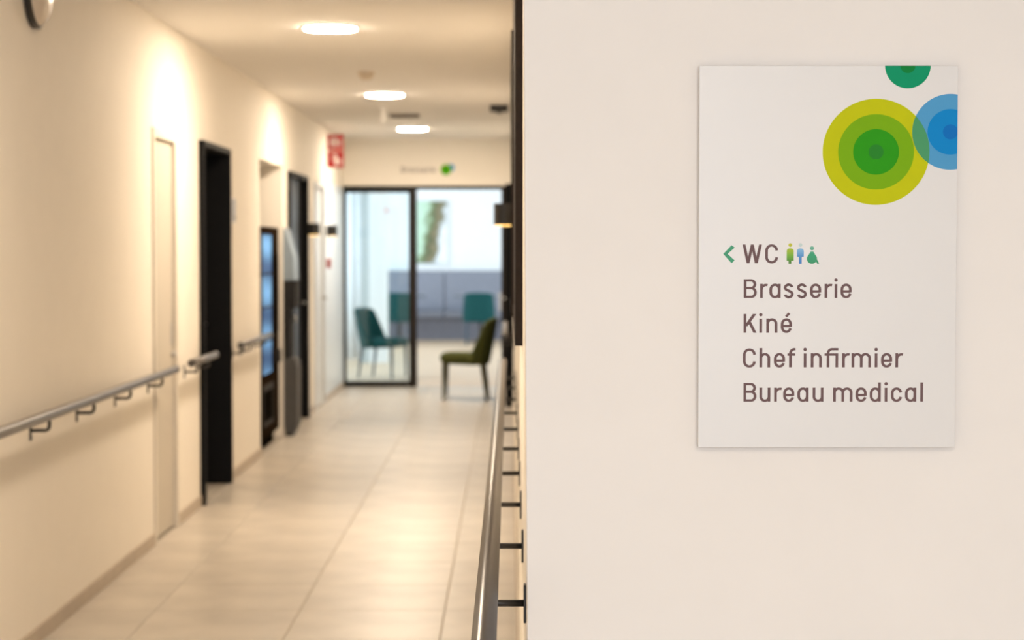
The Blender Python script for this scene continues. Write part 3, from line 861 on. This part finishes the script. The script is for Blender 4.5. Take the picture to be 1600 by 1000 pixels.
# ------------------------------------------------------------------ dining room beyond the glass door
def S(name, m, label, *dims):
    mb = MB()
    for dd in dims: mb.box(*dd)
    return tag(mb.build(name, m), label, name.split('_')[0], kind='structure')
S('floor_dining_room', 'wood_floor', 'pale wooden floor of dining room', (RX0 - 0.2, RX1 + 0.2, YE + 0.15, RY1 + 0.2, -0.1, 0.0))
S('ceiling_dining_room', 'room_paint', 'white ceiling of dining room', (RX0 - 0.2, RX1 + 0.2, YE + 0.15, RY1 + 0.2, RZC, RZC + 0.1))
S('wall_dining_far', 'room_paint', 'white far wall of dining room', (RX0 - 0.2, RX1 + 0.2, RY1, RY1 + 0.2, 0, RZC))
S('wall_dining_front', 'room_paint', 'white dining room wall beside the glass door', (RX0 - 0.2, XL - 0.30, YE, YE + 0.15, 0, RZC), (XR + 0.25, RX1 + 0.2, YE, YE + 0.15, 0, RZC), (XL - 0.3, XR + 0.25, YE + 0.15, YE + 0.2, 2.165, RZC))
S('wall_dining_left', 'room_paint', 'dining room window wall', (RX0 - 0.2, RX0, YE + 0.15, 21.4, 0, RZC), (RX0 - 0.2, RX0, 31.0, RY1, 0, RZC), (RX0 - 0.2, RX0, 21.4, 31.0, 0, 0.3), (RX0 - 0.2, RX0, 21.4, 31.0, 2.7, RZC))
S('wall_dining_right', 'room_paint', 'dining room right wall', (RX1, RX1 + 0.2, YE + 0.15, 24.0, 0, RZC), (RX1, RX1 + 0.2, 30.0, RY1, 0, RZC), (RX1, RX1 + 0.2, 24.0, 30.0, 0, 0.35), (RX1, RX1 + 0.2, 24.0, 30.0, 2.6, RZC))
w1 = thing('window_1', 'tall dining room window', 'window', (RX0 - 0.1, 26.2, 0), kind='structure')
m = MB().box(-0.03, 0.03, -4.8, 4.8, 0.3, 0.36).box(-0.03, 0.03, -4.8, 4.8, 2.64, 2.7)
for k in range(5): m.box(-0.03, 0.03, -4.8 + k * 2.385, -4.74 + k * 2.385, 0.36, 2.64)
m.build('window_frame', 'white_trim', w1)
S('trim_1', 'room_paint', 'white square column in dining room', (-1.835, -1.605, 25.0, 25.25, 0, RZC))
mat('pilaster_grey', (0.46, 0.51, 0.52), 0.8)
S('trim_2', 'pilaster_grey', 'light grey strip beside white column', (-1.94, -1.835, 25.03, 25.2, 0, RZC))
# curtain
t = thing('curtain', 'white pleated curtain hanging behind left glass pane', 'curtain', (-2.55, 25.4, 0))
nx = 180
v, f = [], []
for k in range(nx + 1):
    x = -0.78 + 1.44 * k / nx
    yy = 0.035 * math.sin(k * 0.52) + 0.012 * math.sin(k * 0.23 + 1)
    v += [(x, yy, 0.03), (x, yy * 0.85, 1.4), (x, yy * 0.7, RZC - 0.05)]
for k in range(nx):
    for q in range(2):
        f.append((3 * k + q, 3 * k + 3 + q, 3 * k + 4 + q, 3 * k + 1 + q))
cu = MB().add(v, f).build('cloth', 'curtain', t, True)
sm = cu.modifiers.new('thick', 'SOLIDIFY'); sm.thickness = 0.003
MB().tube([(-0.82, 0, RZC - 0.035), (0.70, 0, RZC - 0.035)], 0.014, 12).build('curtain_rod', 'steel', t, True)

# bench along the far wall
t = thing('bench', 'long blue-grey upholstered wall bench at back of dining room', 'bench', (-0.5, RY1 - 0.34, 0))
box('base', 'bench_base', t, -2.9, 2.9, -0.22, 0.3, 0.0, 0.36)
x = -2.9
for k in range(5):
    box('seat_cushion', 'bench_fabric', t, x + 0.006, x + 1.154, -0.30, 0.16, 0.36, 0.47, bevel=0.02)
    box('back_cushion', 'bench_fabric', t, x + 0.006, x + 1.154, 0.14, 0.28, 0.47, 1.12, bevel=0.02)
    x += 1.16

# picture on the far wall
def painting():
    m = bpy.data.materials.new('painting'); m.use_nodes = True
    n, l = nodes_of(m); b = n['Principled BSDF']
    b.inputs['Roughness'].default_value = 0.7
    tc = n.new('ShaderNodeTexCoord'); sp = n.new('ShaderNodeSeparateXYZ'); l.new(tc.outputs['Object'], sp.inputs[0])
    nz = n.new('ShaderNodeTexNoise'); nz.inputs['Scale'].default_value = 7; nz.inputs['Detail'].default_value = 3
    l.new(tc.outputs['Object'], nz.inputs['Vector'])
    def math_(op, a, bb):
        q = n.new('ShaderNodeMath'); q.operation = op
        for i, v in enumerate((a, bb)):
            if isinstance(v, (int, float)): q.inputs[i].default_value = v
            else: l.new(v, q.inputs[i])
        return q.outputs[0]
    # distance from a slanted axis running from lower left to upper right
    dd = math_('SUBTRACT', sp.outputs['X'], math_('MULTIPLY', sp.outputs['Z'], 0.20))
    dd = math_('ADD', dd, math_('MULTIPLY', math_('SUBTRACT', nz.outputs['Fac'], 0.5), 0.30))
    mr = n.new('ShaderNodeMapRange'); mr.inputs['From Min'].default_value = -0.30; mr.inputs['From Max'].default_value = 0.30
    l.new(dd, mr.inputs['Value'])
    rp = n.new('ShaderNodeValToRGB'); e = rp.color_ramp.elements
    e[0].position, e[0].color = 0.0, lin(196, 226, 206) + (1,)
    e[1].position, e[1].color = 1.0, lin(238, 242, 246) + (1,)
    for p, c in ((0.24, lin(186, 216, 192)), (0.36, lin(128, 146, 108)), (0.50, lin(96, 98, 70)), (0.60, lin(140, 128, 98)), (0.68, lin(120, 122, 100)), (0.76, lin(222, 228, 232))):
        q = e.new(p); q.color = c + (1,)
    l.new(mr.outputs['Result'], rp.inputs['Fac']); l.new(rp.outputs['Color'], b.inputs['Base Color'])
    MAT['painting'] = m
painting()
t = thing('wall_picture', 'tall abstract picture with green and brown diagonal streak', 'picture', (-1.285, RY1, 1.755))
box('canvas', 'painting', t, -0.25, 0.25, -0.03, -0.004, -0.51, 0.51)
mat('picture_edge', (0.62, 0.68, 0.70), 0.6)
for x0, x1, z0, z1 in ((-0.265, -0.25, -0.525, 0.525), (0.25, 0.265, -0.525, 0.525), (-0.25, 0.25, -0.525, -0.51), (-0.25, 0.25, 0.51, 0.525)):
    box('frame_bar', 'picture_edge', t, x0, x1, -0.034, 0, z0, z1)

# tables
def table(x, y, label):
    t = thing('dining_table', label, 'table', (x, y, 0), group='dining tables at the bench')
    box('table_top', 'table_top', t, -0.41, 0.41, -0.35, 0.35, 0.715, 0.745, bevel=0.004)
    smooth_angle(MB().lathe([(0.20, 0.0), (0.20, 0.012), (0.05, 0.022), (0.03, 0.04)], n=32).build('base_plate', 'black_plastic', t))
    smooth_angle(MB().lathe([(0.028, 0.02), (0.028, 0.70)], n=20).build('column', 'black_plastic', t))
    box('top_bracket', 'black_plastic', t, -0.20, 0.20, -0.03, 0.03, 0.695, 0.715)
table(-1.77, 30.6, 'dark dining table left, partly hidden by door stile')
table(-0.47, 30.6, 'dark dining table behind the right teal chair')

# chairs: local +x is the front
def chair(label, fab, legm):
    t = thing('dining_chair', label, 'chair', group='upholstered dining chairs')
    # seat cushion: rounded block, thinner and softer at the front edge
    sec = [(-0.20, 0.345, 0.455), (-0.10, 0.342, 0.460), (0.05, 0.345, 0.464), (0.17, 0.352, 0.466), (0.228, 0.366, 0.458), (0.246, 0.395, 0.440)]
    v, f = [], []
    ny = 8
    for (x, zl, zh) in sec:
        hwid = 0.225 if x < 0.1 else 0.225 - 0.10 * (x - 0.1)
        for j in range(ny + 1):
            s = -1 + 2 * j / ny
            e = 1 - abs(s) ** 6 * 0.25
            zc = (zl + zh) / 2
            v += [(x, s * hwid, zc + (zh - zc) * e + 0.006 * (1 - s * s)), (x, s * hwid, zc + (zl - zc) * e)]
    R = 2 * (ny + 1)
    for i in range(len(sec) - 1):
        for j in range(ny):
            a, b = i * R + 2 * j, (i + 1) * R + 2 * j
            f += [(a, b, b + 2, a + 2), (a + 1, a + 3, b + 3, b + 1)]
        f += [(i * R, i * R + 1, (i + 1) * R + 1, (i + 1) * R), (i * R + R - 2, (i + 1) * R + R - 2, (i + 1) * R + R - 1, i * R + R - 1)]
    for i in (0, len(sec) - 1):
        for j in range(ny):
            a = i * R + 2 * j
            f.append((a, a + 2, a + 3, a + 1))
    smooth_angle(MB().add(v, f).build('seat', fab, t, subsurf=1), 60)
    # wrap-round backrest shell
    nt, ns = 9, 14
    v, f = [], []
    for i in range(nt + 1):
        q = i / nt
        for j in range(ns + 1):
            s = -1 + 2 * j / ns
            wd = 0.232 - 0.030 * q * q
            ext = 0.110 * (1 - q) + 0.085
            xb = -0.205 - 0.085 * q
            x = xb + ext * (1 - math.cos(s * PI / 2)) ** 1.5
            y = wd * math.sin(s * PI / 2 * 0.98)
            z = 0.345 + (0.465 - 0.030 * abs(s) ** 3) * q
            v.append((x, y, z))
    for i in range(nt):
        for j in range(ns):
            a = i * (ns + 1) + j
            f.append((a, a + 1, a + ns + 2, a + ns + 1))
    o = MB().add(v, f).build('backrest', fab, t, True)
    so = o.modifiers.new('thick', 'SOLIDIFY'); so.thickness = 0.055; so.offset = 0
    ss = o.modifiers.new('subsurf', 'SUBSURF'); ss.levels = ss.render_levels = 1
    for sy in (-1, 1):
        smooth_angle(MB().tube([(0.205, sy * 0.185, 0.385), (0.214, sy * 0.192, 0.0)], [0.021, 0.012], 12).build('leg', legm, t))
        smooth_angle(MB().tube([(-0.165, sy * 0.180, 0.385), (-0.215, sy * 0.192, 0.0)], [0.021, 0.012], 12).build('leg', legm, t))
    return t
ol = chair('olive green upholstered chair standing in front of open glass door', 'olive_fabric', 'olive_metal')
ol.location, ol.rotation_euler = (-0.435, 19.0, 0), (0, 0, PI - 0.06)
te = chair('teal upholstered chair turned sideways behind left glass pane', 'teal_fabric', 'teal_leg')
te.location, te.rotation_euler = (-1.475, 22.15, 0), (0, 0, math.radians(-22))
dup(te, (-1.74, 29.85, 0), PI / 2, 'teal chair at left table, seen from behind beside door stile')
dup(te, (-0.485, 29.85, 0), PI / 2, 'teal chair at right table, seen from behind through open doorway')

scn.cycles.use_denoising = True
scn.cycles.max_bounces = 8
scn.cycles.diffuse_bounces = 5
